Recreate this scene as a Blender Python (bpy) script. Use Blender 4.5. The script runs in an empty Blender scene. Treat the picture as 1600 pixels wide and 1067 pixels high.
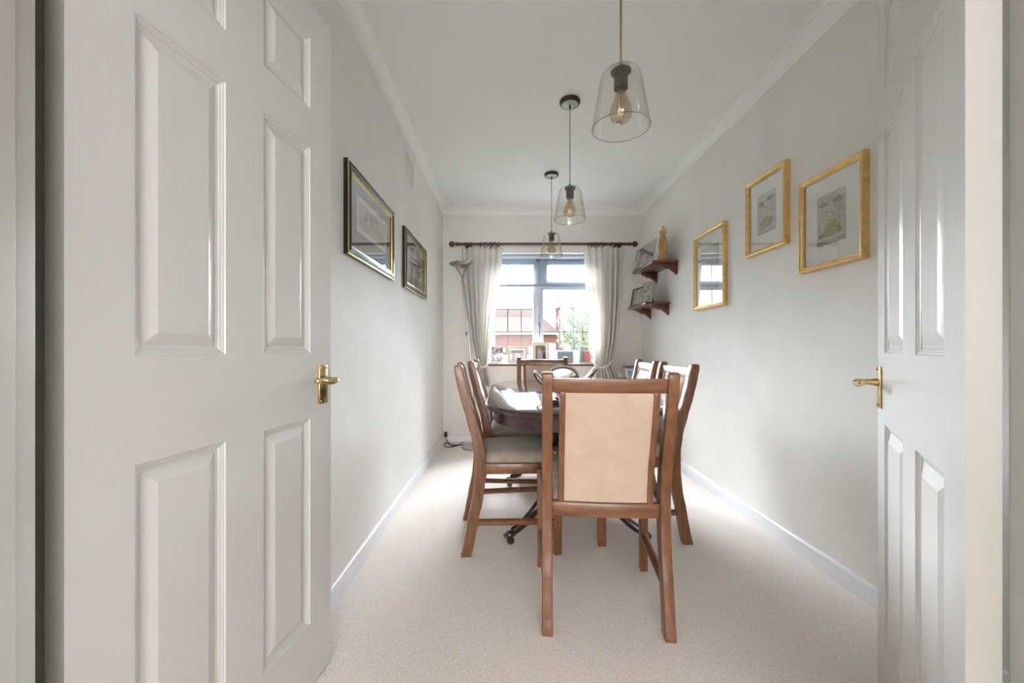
import bpy, bmesh, math, random
from mathutils import Vector, Matrix
random.seed(7)
PI = math.pi
SC = bpy.context.scene
COL = SC.collection

# ------------------------------------------------------------------ camera numbers
F, H, VX, VY = 640.0, 0.99, 793.5, 543.5
def at(px, py, Y):
    return Vector(((px - VX) * Y / F, Y, H - (py - VY) * Y / F))

# room, metres: left wall, right wall, back wall, ceiling, wall with the doors
XL, XR, YB, ZC, YF = -0.678, 1.406, 4.298, 2.45, 0.573

# ------------------------------------------------------------------ materials
def lin(c):
    return tuple((x / 255 / 12.92) if x / 255 <= .04045 else ((x / 255 + .055) / 1.055) ** 2.4 for x in c)
_M = {}
def mat(name, rgb, rough=.5, metal=0, var=None, scale=8, stretch=(1, 1, 1), bump=0, bscale=200, bstretch=(1, 1, 1),
        coat=0, spec=.5, detail=4, sheen=0, emit=None, band=None, bdist=.001):
    """rgb in 0-255 sRGB; var = second colour mixed in by stretched noise"""
    if name in _M: return _M[name]
    m = bpy.data.materials.new(name); m.use_nodes = True
    nt = m.node_tree; n = nt.nodes; l = nt.links
    b = n['Principled BSDF']
    b.inputs['Roughness'].default_value = rough
    b.inputs['Metallic'].default_value = metal
    b.inputs['Specular IOR Level'].default_value = spec
    b.inputs['Coat Weight'].default_value = coat
    b.inputs['Coat Roughness'].default_value = .08
    b.inputs['Sheen Weight'].default_value = sheen
    b.inputs['Base Color'].default_value = (*lin(rgb), 1)
    tc = n.new('ShaderNodeTexCoord')
    if var:
        mp = n.new('ShaderNodeMapping'); mp.inputs['Scale'].default_value = stretch
        l.new(tc.outputs['Object'], mp.inputs[0])
        nz = n.new('ShaderNodeTexNoise'); nz.inputs['Scale'].default_value = scale
        nz.inputs['Detail'].default_value = detail; nz.inputs['Roughness'].default_value = .6
        l.new(mp.outputs[0], nz.inputs['Vector'])
        r = n.new('ShaderNodeValToRGB')
        lo, hi = band or (.35, .65)
        r.color_ramp.elements[0].position = lo; r.color_ramp.elements[1].position = hi
        r.color_ramp.elements[0].color = (*lin(rgb), 1); r.color_ramp.elements[1].color = (*lin(var), 1)
        l.new(nz.outputs['Fac'], r.inputs[0]); l.new(r.outputs[0], b.inputs['Base Color'])
    if bump:
        mp2 = n.new('ShaderNodeMapping'); mp2.inputs['Scale'].default_value = bstretch
        l.new(tc.outputs['Object'], mp2.inputs[0])
        nz2 = n.new('ShaderNodeTexNoise'); nz2.inputs['Scale'].default_value = bscale; nz2.inputs['Detail'].default_value = 3
        l.new(mp2.outputs[0], nz2.inputs['Vector'])
        bp = n.new('ShaderNodeBump'); bp.inputs['Strength'].default_value = bump; bp.inputs['Distance'].default_value = bdist
        l.new(nz2.outputs['Fac'], bp.inputs['Height']); l.new(bp.outputs[0], b.inputs['Normal'])
    _M[name] = m
    return m

def thin_glass(name, tint, refl=.9, base=.045, power=4.0, rough=0.0):
    if name in _M: return _M[name]
    m = bpy.data.materials.new(name); m.use_nodes = True
    nt = m.node_tree; n = nt.nodes; l = nt.links
    n.remove(n['Principled BSDF'])
    t = n.new('ShaderNodeBsdfTransparent'); t.inputs[0].default_value = (*tint, 1)
    g = n.new('ShaderNodeBsdfGlossy'); g.inputs['Roughness'].default_value = rough
    lw = n.new('ShaderNodeLayerWeight'); lw.inputs['Blend'].default_value = .5
    pw = n.new('ShaderNodeMath'); pw.operation = 'POWER'; pw.inputs[1].default_value = power
    ma = n.new('ShaderNodeMath'); ma.operation = 'MULTIPLY_ADD'; ma.inputs[1].default_value = refl - base; ma.inputs[2].default_value = base
    mx = n.new('ShaderNodeMixShader')
    l.new(lw.outputs['Facing'], pw.inputs[0]); l.new(pw.outputs[0], ma.inputs[0]); l.new(ma.outputs[0], mx.inputs[0])
    l.new(t.outputs[0], mx.inputs[1]); l.new(g.outputs[0], mx.inputs[2])
    l.new(mx.outputs[0], n['Material Output'].inputs['Surface'])
    _M[name] = m
    return m

def sheer(name, rgb, alpha):
    m = bpy.data.materials.new(name); m.use_nodes = True
    nt = m.node_tree; n = nt.nodes; l = nt.links
    n.remove(n['Principled BSDF'])
    t = n.new('ShaderNodeBsdfTransparent')
    d = n.new('ShaderNodeBsdfDiffuse'); d.inputs[0].default_value = (*lin(rgb), 1)
    tr = n.new('ShaderNodeBsdfTranslucent'); tr.inputs[0].default_value = (*lin(rgb), 1)
    a = n.new('ShaderNodeMixShader'); a.inputs[0].default_value = .5
    l.new(d.outputs[0], a.inputs[1]); l.new(tr.outputs[0], a.inputs[2])
    mx = n.new('ShaderNodeMixShader'); mx.inputs[0].default_value = alpha
    l.new(t.outputs[0], mx.inputs[1]); l.new(a.outputs[0], mx.inputs[2])
    l.new(mx.outputs[0], n['Material Output'].inputs['Surface'])
    return m

WALL = mat('wall_paint', (235, 233, 229), .62, var=(228, 226, 222), scale=2.2, detail=5, bump=.25, bscale=90, spec=.35)
CEIL = mat('ceiling_paint', (240, 240, 238), .7, bump=.25, bscale=60, var=(236, 236, 234), scale=1.5)
COVE = mat('cornice_paint', (240, 240, 237), .6)
TRIMW = mat('skirting_gloss', (228, 229, 232), .3, bump=.1, bscale=30)
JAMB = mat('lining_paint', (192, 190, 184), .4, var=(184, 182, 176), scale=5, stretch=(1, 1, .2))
DOORV = mat('door_paint_upright_grain', (206, 206, 205), .25, bump=.4, bscale=75, bstretch=(1, 1, .05), bdist=.0016)
DOORH = mat('door_paint_level_grain', (206, 206, 205), .25, bump=.4, bscale=75, bstretch=(.05, 1, 1), bdist=.0016)
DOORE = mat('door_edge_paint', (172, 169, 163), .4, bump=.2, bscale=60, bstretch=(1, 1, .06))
BRASS = mat('polished_brass', (222, 198, 146), .2, 1, var=(170, 140, 84), scale=30)
CARPET = mat('beige_carpet', (246, 237, 230), .95, var=(230, 218, 210), scale=130, detail=6, band=(.38, .62), bump=.7, bscale=210, spec=.05, sheen=.3, bdist=.006)
WOOD = mat('teak_frame', (133, 87, 56), .36, var=(100, 63, 40), scale=9, stretch=(6, 6, .8), band=(.35, .7), coat=.25)
WOODX = mat('teak_rail', (136, 90, 58), .36, var=(104, 66, 42), scale=9, stretch=(.8, 6, 6), band=(.35, .7), coat=.25)
MAHOG = mat('mahogany_table', (82, 62, 62), .06, var=(58, 43, 45), scale=5, stretch=(5, .5, 5))
MAHOGL = mat('mahogany_leg', (50, 30, 27), .22, var=(32, 20, 19), scale=6, coat=.5)
SHELFW = mat('red_mahogany', (112, 62, 52), .28, var=(84, 42, 36), scale=8, stretch=(4, .6, 4), coat=.3)
RODW = mat('rod_wood', (104, 62, 46), .35, var=(78, 46, 36), scale=10)
RINGW = mat('ring_wood', (64, 44, 38), .4)
SEATF = mat('taupe_velour', (178, 166, 152), .85, var=(160, 147, 134), scale=18, bump=.3, bscale=500, sheen=.4, spec=.15)
BACKF = mat('beige_backrest_weave', (206, 182, 164), .9, var=(194, 170, 152), scale=9, bump=.5, bscale=650, bstretch=(1, 1, .35), sheen=.2, spec=.1)
CHROME = mat('chrome', (240, 241, 243), .10, 1)
STEEL = mat('brushed_steel', (196, 192, 186), .28, 1)
BLACK = mat('black_plastic', (24, 24, 26), .35)
CAPM = mat('dark_bronze', (58, 52, 48), .38, .4)
CAPF = mat('canopy_face', (176, 176, 172), .35, .3)
CORDT = mat('tan_fabric_cord', (128, 112, 78), .7)
CORDD = mat('dark_cord', (78, 76, 70), .6)
GOLD = mat('gilt_frame', (238, 204, 140), .34, .5, var=(220, 182, 116), scale=25, bump=.2, bscale=120)
GOLDL = mat('gold_line', (222, 200, 130), .25, 1)
BLKF = mat('black_lacquer', (26, 25, 25), .2, coat=.4)
MATW = mat('white_mount', (240, 239, 235), .8)
MATG = mat('slate_mount', (112, 114, 118), .8)
PAPER = mat('cream_paper', (222, 218, 206), .85)
PVC = mat('white_upvc', (188, 196, 208), .3)
LEAD = mat('lead_strip', (88, 88, 94), .5, .3)
SILLT = mat('white_sill', (200, 200, 204), .25)
SILLE = mat('brown_sill_edge', (120, 66, 54), .4)
PLATE = mat('white_socket_plastic', (226, 224, 218), .35)
HOLE = mat('vent_opening', (70, 68, 66), .9)
CURT = mat('cream_curtain', (244, 241, 236), .9, var=(238, 234, 228), scale=40, bump=.4, bscale=300, sheen=.2, spec=.1)
# curtains let some daylight through
def _translucent(m, w):
    nt = m.node_tree; n = nt.nodes; l = nt.links
    b = n['Principled BSDF']; t = n.new('ShaderNodeBsdfTranslucent'); t.inputs[0].default_value = (.90, .885, .865, 1)
    mx = n.new('ShaderNodeMixShader'); mx.inputs[0].default_value = w
    l.new(b.outputs[0], mx.inputs[1]); l.new(t.outputs[0], mx.inputs[2]); l.new(mx.outputs[0], n['Material Output'].inputs['Surface'])
_translucent(CURT, .42)
GLASS = thin_glass('window_glass', (.97, .98, .98), base=.012)
PGLASS = thin_glass('picture_glass', (.985, .99, .985), base=.05, power=2.6, refl=.95)
SMOKE = thin_glass('smoked_shade_glass', (.985, .982, .962), base=.05, power=3)
RIMREFR = thin_glass('rim_refraction_tint', (.6, .58, .52), base=.08)  # darker tint imitates the refraction line along the shade's rim
AMBER = thin_glass('amber_bulb_glass', (.86, .79, .69), base=.12, power=2)
GLASSC = thin_glass('clear_acrylic', (.95, .96, .95), base=.07, power=3)
BLIND = sheer('sheer_blind_fabric', (150, 160, 176), .22)
LAMPWOOD = mat('carved_light_wood', (206, 166, 118), .45, var=(176, 130, 84), scale=14, stretch=(1, 1, .3))

# ------------------------------------------------------------------ mesh helpers
def merge(dst, src, M=None):
    if M is not None: bmesh.ops.transform(src, matrix=M, verts=src.verts)
    me = bpy.data.meshes.new('t'); src.to_mesh(me); src.free(); dst.from_mesh(me); bpy.data.meshes.remove(me)
def setmat(bm, i, since=0):
    bm.faces.ensure_lookup_table()
    for f in bm.faces[since:]: f.material_index = i
def box(bm, lo, hi, bev=0, M=None, seg=2, mi=0):
    t = bmesh.new(); bmesh.ops.create_cube(t, size=1)
    lo, hi = Vector(lo), Vector(hi); s = hi - lo; c = (hi + lo) / 2
    for v in t.verts: v.co = Vector((v.co.x * s.x + c.x, v.co.y * s.y + c.y, v.co.z * s.z + c.z))
    if bev: bmesh.ops.bevel(t, geom=list(t.edges), offset=bev, segments=seg, affect='EDGES', profile=.5)
    for f in t.faces: f.material_index = mi
    merge(bm, t, M)
def prism(bm, pts, t0, t1, axes='xz', bev=0, M=None, mi=0, seg=2):
    """polygon pts in plane `axes`, extruded along the third axis from t0 to t1"""
    t = bmesh.new()
    third = ({'x', 'y', 'z'} - set(axes)).pop()
    def mk(p, k):
        d = {axes[0]: p[0], axes[1]: p[1], third: k}
        return t.verts.new((d['x'], d['y'], d['z']))
    a = [mk(p, t0) for p in pts]; b = [mk(p, t1) for p in pts]
    t.faces.new(a); t.faces.new(list(reversed(b)))
    n = len(pts)
    for i in range(n): t.faces.new((a[i], b[i], b[(i + 1) % n], a[(i + 1) % n]))
    bmesh.ops.recalc_face_normals(t, faces=t.faces)
    if bev: bmesh.ops.bevel(t, geom=list(t.edges), offset=bev, segments=seg, affect='EDGES', profile=.5, clamp_overlap=True)
    for f in t.faces: f.material_index = mi
    merge(bm, t, M)
def lathe(bm, prof, c=(0, 0, 0), seg=32, M=None, mi=0, cap=True):
    t = bmesh.new(); rings = []
    for r, z in prof:
        if r < 1e-5: rings.append([t.verts.new((0, 0, z))])
        else: rings.append([t.verts.new((r * math.cos(2 * PI * i / seg), r * math.sin(2 * PI * i / seg), z)) for i in range(seg)])
    for A, B in zip(rings, rings[1:]):
        for i in range(seg):
            j = (i + 1) % seg
            if len(A) == 1 and len(B) == 1: continue
            if len(A) == 1: t.faces.new((A[0], B[i], B[j]))
            elif len(B) == 1: t.faces.new((A[i], A[j], B[0]))
            else: t.faces.new((A[i], A[j], B[j], B[i]))
    bmesh.ops.recalc_face_normals(t, faces=t.faces)
    for f in t.faces: f.material_index = mi
    MM = Matrix.Translation(c)
    if M is not None: MM = M @ MM
    merge(bm, t, MM)
def smoothpath(P, n=6, closed=False):
    P = [Vector(p) for p in P]; out = []; N = len(P)
    rng = N if closed else N - 1
    for i in range(rng):
        g = lambda k: P[k % N] if closed else P[max(0, min(N - 1, k))]
        a, b, c, d = g(i - 1), g(i), g(i + 1), g(i + 2)
        for j in range(n):
            t = j / n
            out.append(.5 * (2 * b + (c - a) * t + (2 * a - 5 * b + 4 * c - d) * t * t + (-a + 3 * b - 3 * c + d) * t ** 3))
    if not closed: out.append(P[-1])
    return out
def tube(bm, pts, r, seg=8, closed=False, flat=1.0, up=None, mi=0, M=None):
    pts = [Vector(p) for p in pts]; n = len(pts)
    rr = r if isinstance(r, (list, tuple)) else [r] * n
    t = bmesh.new(); rings = []; nrm = None
    for i, p in enumerate(pts):
        if closed: d = pts[(i + 1) % n] - pts[i - 1]
        else: d = pts[min(n - 1, i + 1)] - pts[max(0, i - 1)]
        d.normalize()
        if nrm is None:
            nrm = Vector(up) if up else (Vector((0, 0, 1)) if abs(d.z) < .9 else Vector((1, 0, 0)))
        nrm = (nrm - d * nrm.dot(d)).normalized(); bi = d.cross(nrm)
        k = rr[min(i, len(rr) - 1)]
        rings.append([t.verts.new(p + nrm * (math.cos(2 * PI * j / seg) * k * flat) + bi * (math.sin(2 * PI * j / seg) * k)) for j in range(seg)])
    for i in range(n if closed else n - 1):
        A, B = rings[i], rings[(i + 1) % n]
        for j in range(seg): t.faces.new((A[j], A[(j + 1) % seg], B[(j + 1) % seg], B[j]))
    if not closed:
        t.faces.new(list(reversed(rings[0]))); t.faces.new(rings[-1])
    bmesh.ops.recalc_face_normals(t, faces=t.faces)
    for f in t.faces: f.material_index = mi
    merge(bm, t, M)
def ball(bm, c, r, s=(1, 1, 1), sub=3, mi=0, M=None):
    t = bmesh.new(); bmesh.ops.create_icosphere(t, subdivisions=sub, radius=r)
    for v in t.verts: v.co = Vector((v.co.x * s[0] + c[0], v.co.y * s[1] + c[1], v.co.z * s[2] + c[2]))
    for f in t.faces: f.material_index = mi
    merge(bm, t, M)
def obj(name, bm, mats, parent=None, angle=35, label=None, **k):
    me = bpy.data.meshes.new(name); bm.to_mesh(me); bm.free()
    for m in (mats if isinstance(mats, (list, tuple)) else [mats]): me.materials.append(m)
    me.polygons.foreach_set('use_smooth', [True] * len(me.polygons))
    me.set_sharp_from_angle(angle=math.radians(angle))
    o = bpy.data.objects.new(name, me); COL.objects.link(o)
    if parent: o.parent = parent
    if label: o['label'] = label
    return o
def B(): return bmesh.new()
def tag(o, label, cat, group=None):
    o['label'] = label; o['category'] = cat
    if group: o['group'] = group
    return o
def thing(name, label, cat, loc=(0, 0, 0), rz=0, group=None, rot=None):
    o = bpy.data.objects.new(name, None); COL.objects.link(o)
    o.location = loc; o.rotation_euler = rot or (0, 0, rz); o.empty_display_size = .05
    return tag(o, label, cat, group)
def struct(name, bm, mats, angle=35):
    o = obj(name, bm, mats, angle=angle); o['kind'] = 'structure'; return o
def structroot(name, loc=(0, 0, 0), rz=0):
    o = bpy.data.objects.new(name, None); COL.objects.link(o); o.location = loc; o.rotation_euler = (0, 0, rz); o['kind'] = 'structure'; return o
def dup(root, loc, rot, label, group=None):
    r = root.copy(); COL.objects.link(r); r.location = loc; r.rotation_euler = rot if isinstance(rot, tuple) else (0, 0, rot)
    r['label'] = label
    if group: r['group'] = group
    for ch in list(root.children):
        c = ch.copy(); COL.objects.link(c); c.parent = r
        for g in ch.children:
            d = g.copy(); COL.objects.link(d); d.parent = c
    return r

# ------------------------------------------------------------------ room shell
HB = -8.6                                            # back of the hall the photo was taken from
b = B(); box(b, (-2.0, HB - .2, -.12), (2.1, YB + .3, 0)); struct('floor', b, CARPET)
b = B(); box(b, (-2.0, HB - .2, ZC), (2.1, YB + .3, ZC + .15)); struct('ceiling', b, CEIL)
b = B(); box(b, (XL - .2, .80, 0), (XL, YB + .25, ZC)); box(b, (-1.0, YF, 0), (-.80, .80, ZC)); box(b, (-1.0, .80, 0), (XL - .2, .9, ZC)); struct('wall_left', b, WALL)
b = B(); box(b, (XR, YF - .12, 0), (XR + .2, YB + .25, ZC)); struct('wall_right', b, WALL)
WX0, WX1, WZ0, WZ1 = -.245, .964, .80, 1.987
b = B()
box(b, (XL, YB, 0), (WX0, YB + .25, ZC)); box(b, (WX1, YB, 0), (XR, YB + .25, ZC))
box(b, (WX0, YB, 0), (WX1, YB + .25, WZ0)); box(b, (WX0, YB, WZ1), (WX1, YB + .25, ZC))
struct('wall_back', b, WALL)
OL, OR = -.660, .700
b = B()
box(b, (-2.0, .44, 0), (OL - .03, YF, ZC)); box(b, (OR + .03, .44, 0), (2.1, YF, ZC)); box(b, (OL - .03, .44, 2.02), (OR + .03, YF, ZC))
struct('wall_front', b, WALL)
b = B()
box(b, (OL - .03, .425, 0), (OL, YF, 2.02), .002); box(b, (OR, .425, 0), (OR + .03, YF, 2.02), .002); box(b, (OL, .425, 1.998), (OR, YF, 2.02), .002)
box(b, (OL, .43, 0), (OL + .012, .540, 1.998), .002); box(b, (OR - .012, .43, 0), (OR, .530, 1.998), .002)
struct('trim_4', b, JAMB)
b = B()
box(b, (-2.0, HB - .2, 0), (-1.8, .44, ZC)); box(b, (1.9, HB - .2, 0), (2.1, .44, ZC)); box(b, (-1.8, HB - .2, 0), (1.9, HB, ZC))
struct('wall_hall', b, WALL)
# cornice profile (distance from wall, height below ceiling)
cp = [(0, 0), (0, -.072)]
cp += [(.006, -.072), (.008, -.066)]
for i in range(9):
    a = i / 8 * PI / 2
    cp.append((.008 + .050 * (1 - math.cos(a)), -.066 + .052 * math.sin(a)))
cp += [(.060, -.010), (.066, -.010), (.068, -.004), (.074, -.004), (.074, 0)]
b = B(); prism(b, [(XL + x, ZC + z) for x, z in cp], .58, YB, 'xz'); struct('trim_1', b, COVE, 50)
b = B(); prism(b, [(XR - x, ZC + z) for x, z in cp], .58, YB, 'xz'); struct('trim_2', b, COVE, 50)
b = B(); prism(b, [(YB - x, ZC + z) for x, z in cp], XL, XR, 'yz'); struct('trim_3', b, COVE, 50)
# skirting boards
sp = [(0, 0), (.016, 0), (.016, .066), (.011, .075), (.006, .078), (0, .078)]
b = B(); prism(b, [(XL + x, z) for x, z in sp], .80, YB, 'xz'); struct('baseboard_left', b, TRIMW)
b = B(); prism(b, [(XR - x, z) for x, z in sp], YF, YB, 'xz'); struct('baseboard_right', b, TRIMW)
b = B(); prism(b, [(YB - x, z) for x, z in sp], XL, XR, 'yz'); struct('baseboard_back', b, TRIMW)

# ------------------------------------------------------------------ panelled doors
def make_door(name, hinge, free, n_sign, W):
    """local x runs from hinge to free edge on the seen face (y = 0), body goes to +y * n_sign"""
    hx, hy = hinge; fx, fy = free
    ang = math.atan2(fy - hy, fx - hx)
    root = structroot(name, (hx, hy, 0), ang)
    T = .035; z0, z1 = .008, 1.99
    s = n_sign
    xs = [0, .100, .290, .402, W - .104, W]
    zs = [z0, .188, .786, .976, 1.571, 1.683, 1.888, z1]
    b = B()
    # face grid, built in x/z at y=0, panel cells replaced by nested loops
    t = bmesh.new()
    def V(x, y, z): return t.verts.new((x, y * s, z))
    for side in (0, 1):
        sg = 1 if side == 0 else -1
        base = 0 if side == 0 else T
        for i in range(5):
            for k in range(7):
                x0, x1, a0, a1 = xs[i], xs[i + 1], zs[k], zs[k + 1]
                panel = i in (1, 3) and k in (1, 3, 5)
                rail = k in (0, 2, 4, 6) and 0 < i < 4 and i != 2
                if not panel:
                    f = t.faces.new([V(x0, base, a0), V(x1, base, a0), V(x1, base, a1), V(x0, base, a1)])
                    f.material_index = 1 if (k in (0, 2, 4, 6) and 0 < i < 4) else 0
                else:
                    loops = [(0, 0), (.002, .0030), (.005, .0036), (.007, .0055), (.010, .0062), (.012, .0085), (.016, .0100), (.019, .0100), (.038, .0025), (.042, .0012)]
                    prev = None
                    for ins, dep in loops:
                        d = base + sg * dep
                        cur = [V(x0 + ins, d, a0 + ins), V(x1 - ins, d, a0 + ins), V(x1 - ins, d, a1 - ins), V(x0 + ins, d, a1 - ins)]
                        if prev:
                            for q in range(4):
                                t.faces.new([prev[q], prev[(q + 1) % 4], cur[(q + 1) % 4], cur[q]])
                        prev = cur
                    t.faces.new(prev)
    # edges
    for (p, q) in (((0, 0), (0, T)), ((W, 0), (W, T))):
        f = t.faces.new([V(p[0], p[1], z0), V(q[0], q[1], z0), V(q[0], q[1], z1), V(p[0], p[1], z1)]); f.material_index = 2
    for z in (z0, z1):
        f = t.faces.new([V(0, 0, z), V(W, 0, z), V(W, T, z), V(0, T, z)]); f.material_index = 2
    bmesh.ops.remove_doubles(t, verts=t.verts, dist=.00005)
    bmesh.ops.recalc_face_normals(t, faces=t.faces)
    merge(b, t)
    o = obj('door_leaf', b, [DOORV, DOORH, DOORE], root, angle=15)
    # brass lever on a short plate
    px, pz = W - .047, .880
    hb = B(); box(hb, (px - .0205, -.006, pz - .058), (px + .0205, 0, pz + .058), .0015)
    for zz in (pz + .050, pz - .050):
        for xx in (-.012, .012): lathe(hb, [(0, .0085), (.003, .0082), (.0042, .006)], seg=12, M=Matrix.Translation((px + xx, 0, zz)) @ Matrix.Rotation(PI / 2, 4, 'X'))
    if s < 0: bmesh.ops.transform(hb, matrix=Matrix.Scale(-1, 4, (0, 1, 0)), verts=hb.verts); bmesh.ops.reverse_faces(hb, faces=hb.faces)
    pl = obj('handle_plate', hb, BRASS, root, label='brass handle plate')
    lb = B(); zl = pz + .014
    lathe(lb, [(0, 0), (.011, 0), (.0105, .008), (.008, .012), (.0075, .04), (0, .043)], seg=20, M=Matrix.Translation((px, -.006, zl)) @ Matrix.Rotation(PI / 2, 4, 'X'))
    P = smoothpath([(px, -.040, zl), (px - .012, -.051, zl), (px - .04, -.052, zl - .004), (px - .07, -.052, zl + .001), (px - .098, -.050, zl + .004)], 6)
    tube(lb, P, [.0085 + .0025 * abs(math.sin(i / len(P) * PI * 1.5)) for i in range(len(P))], 12, flat=.8)
    ball(lb, P[-1], .0095, (.6, .8, .8))
    if s < 0: bmesh.ops.transform(lb, matrix=Matrix.Scale(-1, 4, (0, 1, 0)), verts=lb.verts); bmesh.ops.reverse_faces(lb, faces=lb.faces)
    obj('door_handle', lb, BRASS, root, label='brass lever handle')
    return root
def unit(a, b_):
    return (Vector(b_) - Vector(a)).length
hl, fl = (-.6586, .608), (-.5575, 1.290)
make_door('door_1', hl, fl, +1, unit(hl, fl))
hr, fr = (.651, .583), (1.065, 1.179)
make_door('door_2', hr, fr, -1, unit(hr, fr))

# ------------------------------------------------------------------ window
win = structroot('window_1', (0, 0, 0))
FY0, FY1 = 4.44, 4.50
def rect_ring(bm, x0, x1, z0, z1, w, y0, y1, bev=.004):
    ws = w if isinstance(w, tuple) else (w,) * 4     # left, right, bottom, top
    box(bm, (x0, y0, z0), (x0 + ws[0], y1, z1), bev); box(bm, (x1 - ws[1], y0, z0), (x1, y1, z1), bev)
    box(bm, (x0 + ws[0] - bev, y0, z0), (x1 - ws[1] + bev, y1, z0 + ws[2]), bev); box(bm, (x0 + ws[0] - bev, y0, z1 - ws[3]), (x1 - ws[1] + bev, y1, z1), bev)
b = B(); rect_ring(b, WX0, WX1, .826, 1.987, (.075, .045, .06, .065), FY0, FY1)
box(b, (.30, FY0, .84), (.355, FY1, 1.96), .004)
box(b, (.35, FY0, 1.63), (.93, FY1, 1.69), .004)
obj('window_frame', b, PVC, win)
b = B(); rect_ring(b, -.172, .305, .880, 1.925, .030, FY0 + .008, FY1 - .005, .003); obj('window_bead', b, PVC, win)
b = B(); rect_ring(b, .350, .923, .885, 1.657, (.035, .038, .075, .039), FY0 - .014, FY1 - .01); cas = obj('casement', b, PVC, win)
b = B(); rect_ring(b, .350, .923, 1.672, 1.932, (.077, .038, .043, .043), FY0 - .014, FY1 - .01); van = obj('top_casement', b, PVC, win)
def pane(x0, x1, z0, z1, vx, hz, parent):
    t = B(); box(t, (x0, FY0 + .020, z0), (x1, FY0 + .024, z1)); obj('glass_pane', t, GLASS, parent)
    t = B()
    for x in vx: box(t, (x - .0048, FY0 + .0165, z0), (x + .0048, FY0 + .0275, z1))
    for z in hz: box(t, (x0, FY0 + .0170, z - .0045), (x1, FY0 + .0270, z + .0045))
    obj('leading', t, LEAD, parent)
s_ = F / (FY0 + .02)
X = lambda p: (p - VX) / s_
Z = lambda p: H - (p - VY) / s_
pane(-.142, .288, .905, 1.897, [X(793.4), X(814.2)], [Z(518.8), Z(483.2), Z(447.5)], win)
pane(.385, .885, .955, 1.620, [X(874.4), X(895.8)], [Z(518.6), Z(481.8)], cas)
pane(.427, .885, 1.715, 1.889, [X(875), X(895.8)], [], van)
b = B(); box(b, (.322, FY0 - .030, 1.19), (.342, FY0, 1.26), .004)
tube(b, [(.332, FY0 - .022, 1.245), (.332, FY0 - .04, 1.24), (.333, FY0 - .044, 1.20), (.333, FY0 - .042, 1.13)], [.008, .008, .007, .006], 8)
obj('window_handle', b, STEEL, win, label='silver casement handle')
# sill
b = B(); box(b, (WX0, YB - .025, .802), (WX1, FY0 + .02, .826), .003); box(b, (WX0 + .02, YB - .031, .801), (WX1 - .02, YB - .024, .818), .002, mi=1)
struct('trim_5', b, [SILLT, SILLE])
# roller blind
bl = thing('roller_blind', 'sheer white roller blind pulled part way down the top of the window', 'blind', (.36, 4.385, 1.99))
b = B(); lathe(b, [(0, -.59), (.020, -.59), (.020, .59), (0, .59)], seg=20, M=Matrix.Translation((0, 0, -.026)) @ Matrix.Rotation(PI / 2, 4, 'Y')); obj('roller', b, PVC, bl)
for x in (-.598, .592):
    b = B(); box(b, (x, -.022, -.05), (x + .0048, .022, -.003), .002); obj('end_bracket', b, PVC, bl)
zb = Z(447) - 1.99
b = B(); box(b, (-.575, .018, zb), (.575, .0188, -.02)); obj('blind_fabric', b, BLIND, bl)
b = B(); box(b, (-.578, .012, zb - .013), (.578, .025, zb + .013), .004); obj('bottom_bar', b, mat('blind_bar', (150, 158, 172), .5), bl)

# ------------------------------------------------------------------ pictures
def loops_ring(bm, w, h, prof, mi_of=None):
    """prof: (inset from outer edge, height off the wall); y is negative towards the viewer"""
    t = bmesh.new(); prev = None
    for n_, (i, d) in enumerate(prof):
        cur = [t.verts.new((sx * (w / 2 - i), -d, sz * (h / 2 - i))) for sx, sz in ((-1, -1), (1, -1), (1, 1), (-1, 1))]
        if prev:
            for q in range(4):
                f = t.faces.new([prev[q], prev[(q + 1) % 4], cur[(q + 1) % 4], cur[q]])
                f.material_index = mi_of[n_ - 1] if mi_of else 0
        prev = cur
    bmesh.ops.recalc_face_normals(t, faces=t.faces)
    merge(bm, t)
def flatrect(bm, x0, x1, z0, z1, y, th=.001, mi=0): box(bm, (x0, y, z0), (x1, y + th, z1), mi=mi)
def picture(name, label, cat, loc, rz, w, h, prof, fmats, fidx, mount, art_w, art_h, art_fn, amats, group=None, rx=0, art_dz=0, glass=PGLASS):
    r = thing(name, label, cat, loc, group=group, rot=(rx, 0, rz))
    iw, dep = prof[-1]
    b = B(); loops_ring(b, w, h, prof, fidx); obj('frame', b, fmats, r, angle=25)
    mw, mh = w - 2 * iw + .006, h - 2 * iw + .006
    b = B(); box(b, (-mw / 2, -dep + .004, -mh / 2), (mw / 2, -.0005, mh / 2)); obj('mount_board', b, mount, r)
    if art_fn:
        b = B(); art_fn(b, art_w, art_h, -dep + .0030); o = obj('print', b, amats, r)
        o.location = (0, 0, art_dz)
    b = B(); box(b, (-mw / 2, -dep + .0005, -mh / 2), (mw / 2, -dep + .0012, mh / 2)); obj('picture_glass', b, glass, r)
    return r

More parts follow.
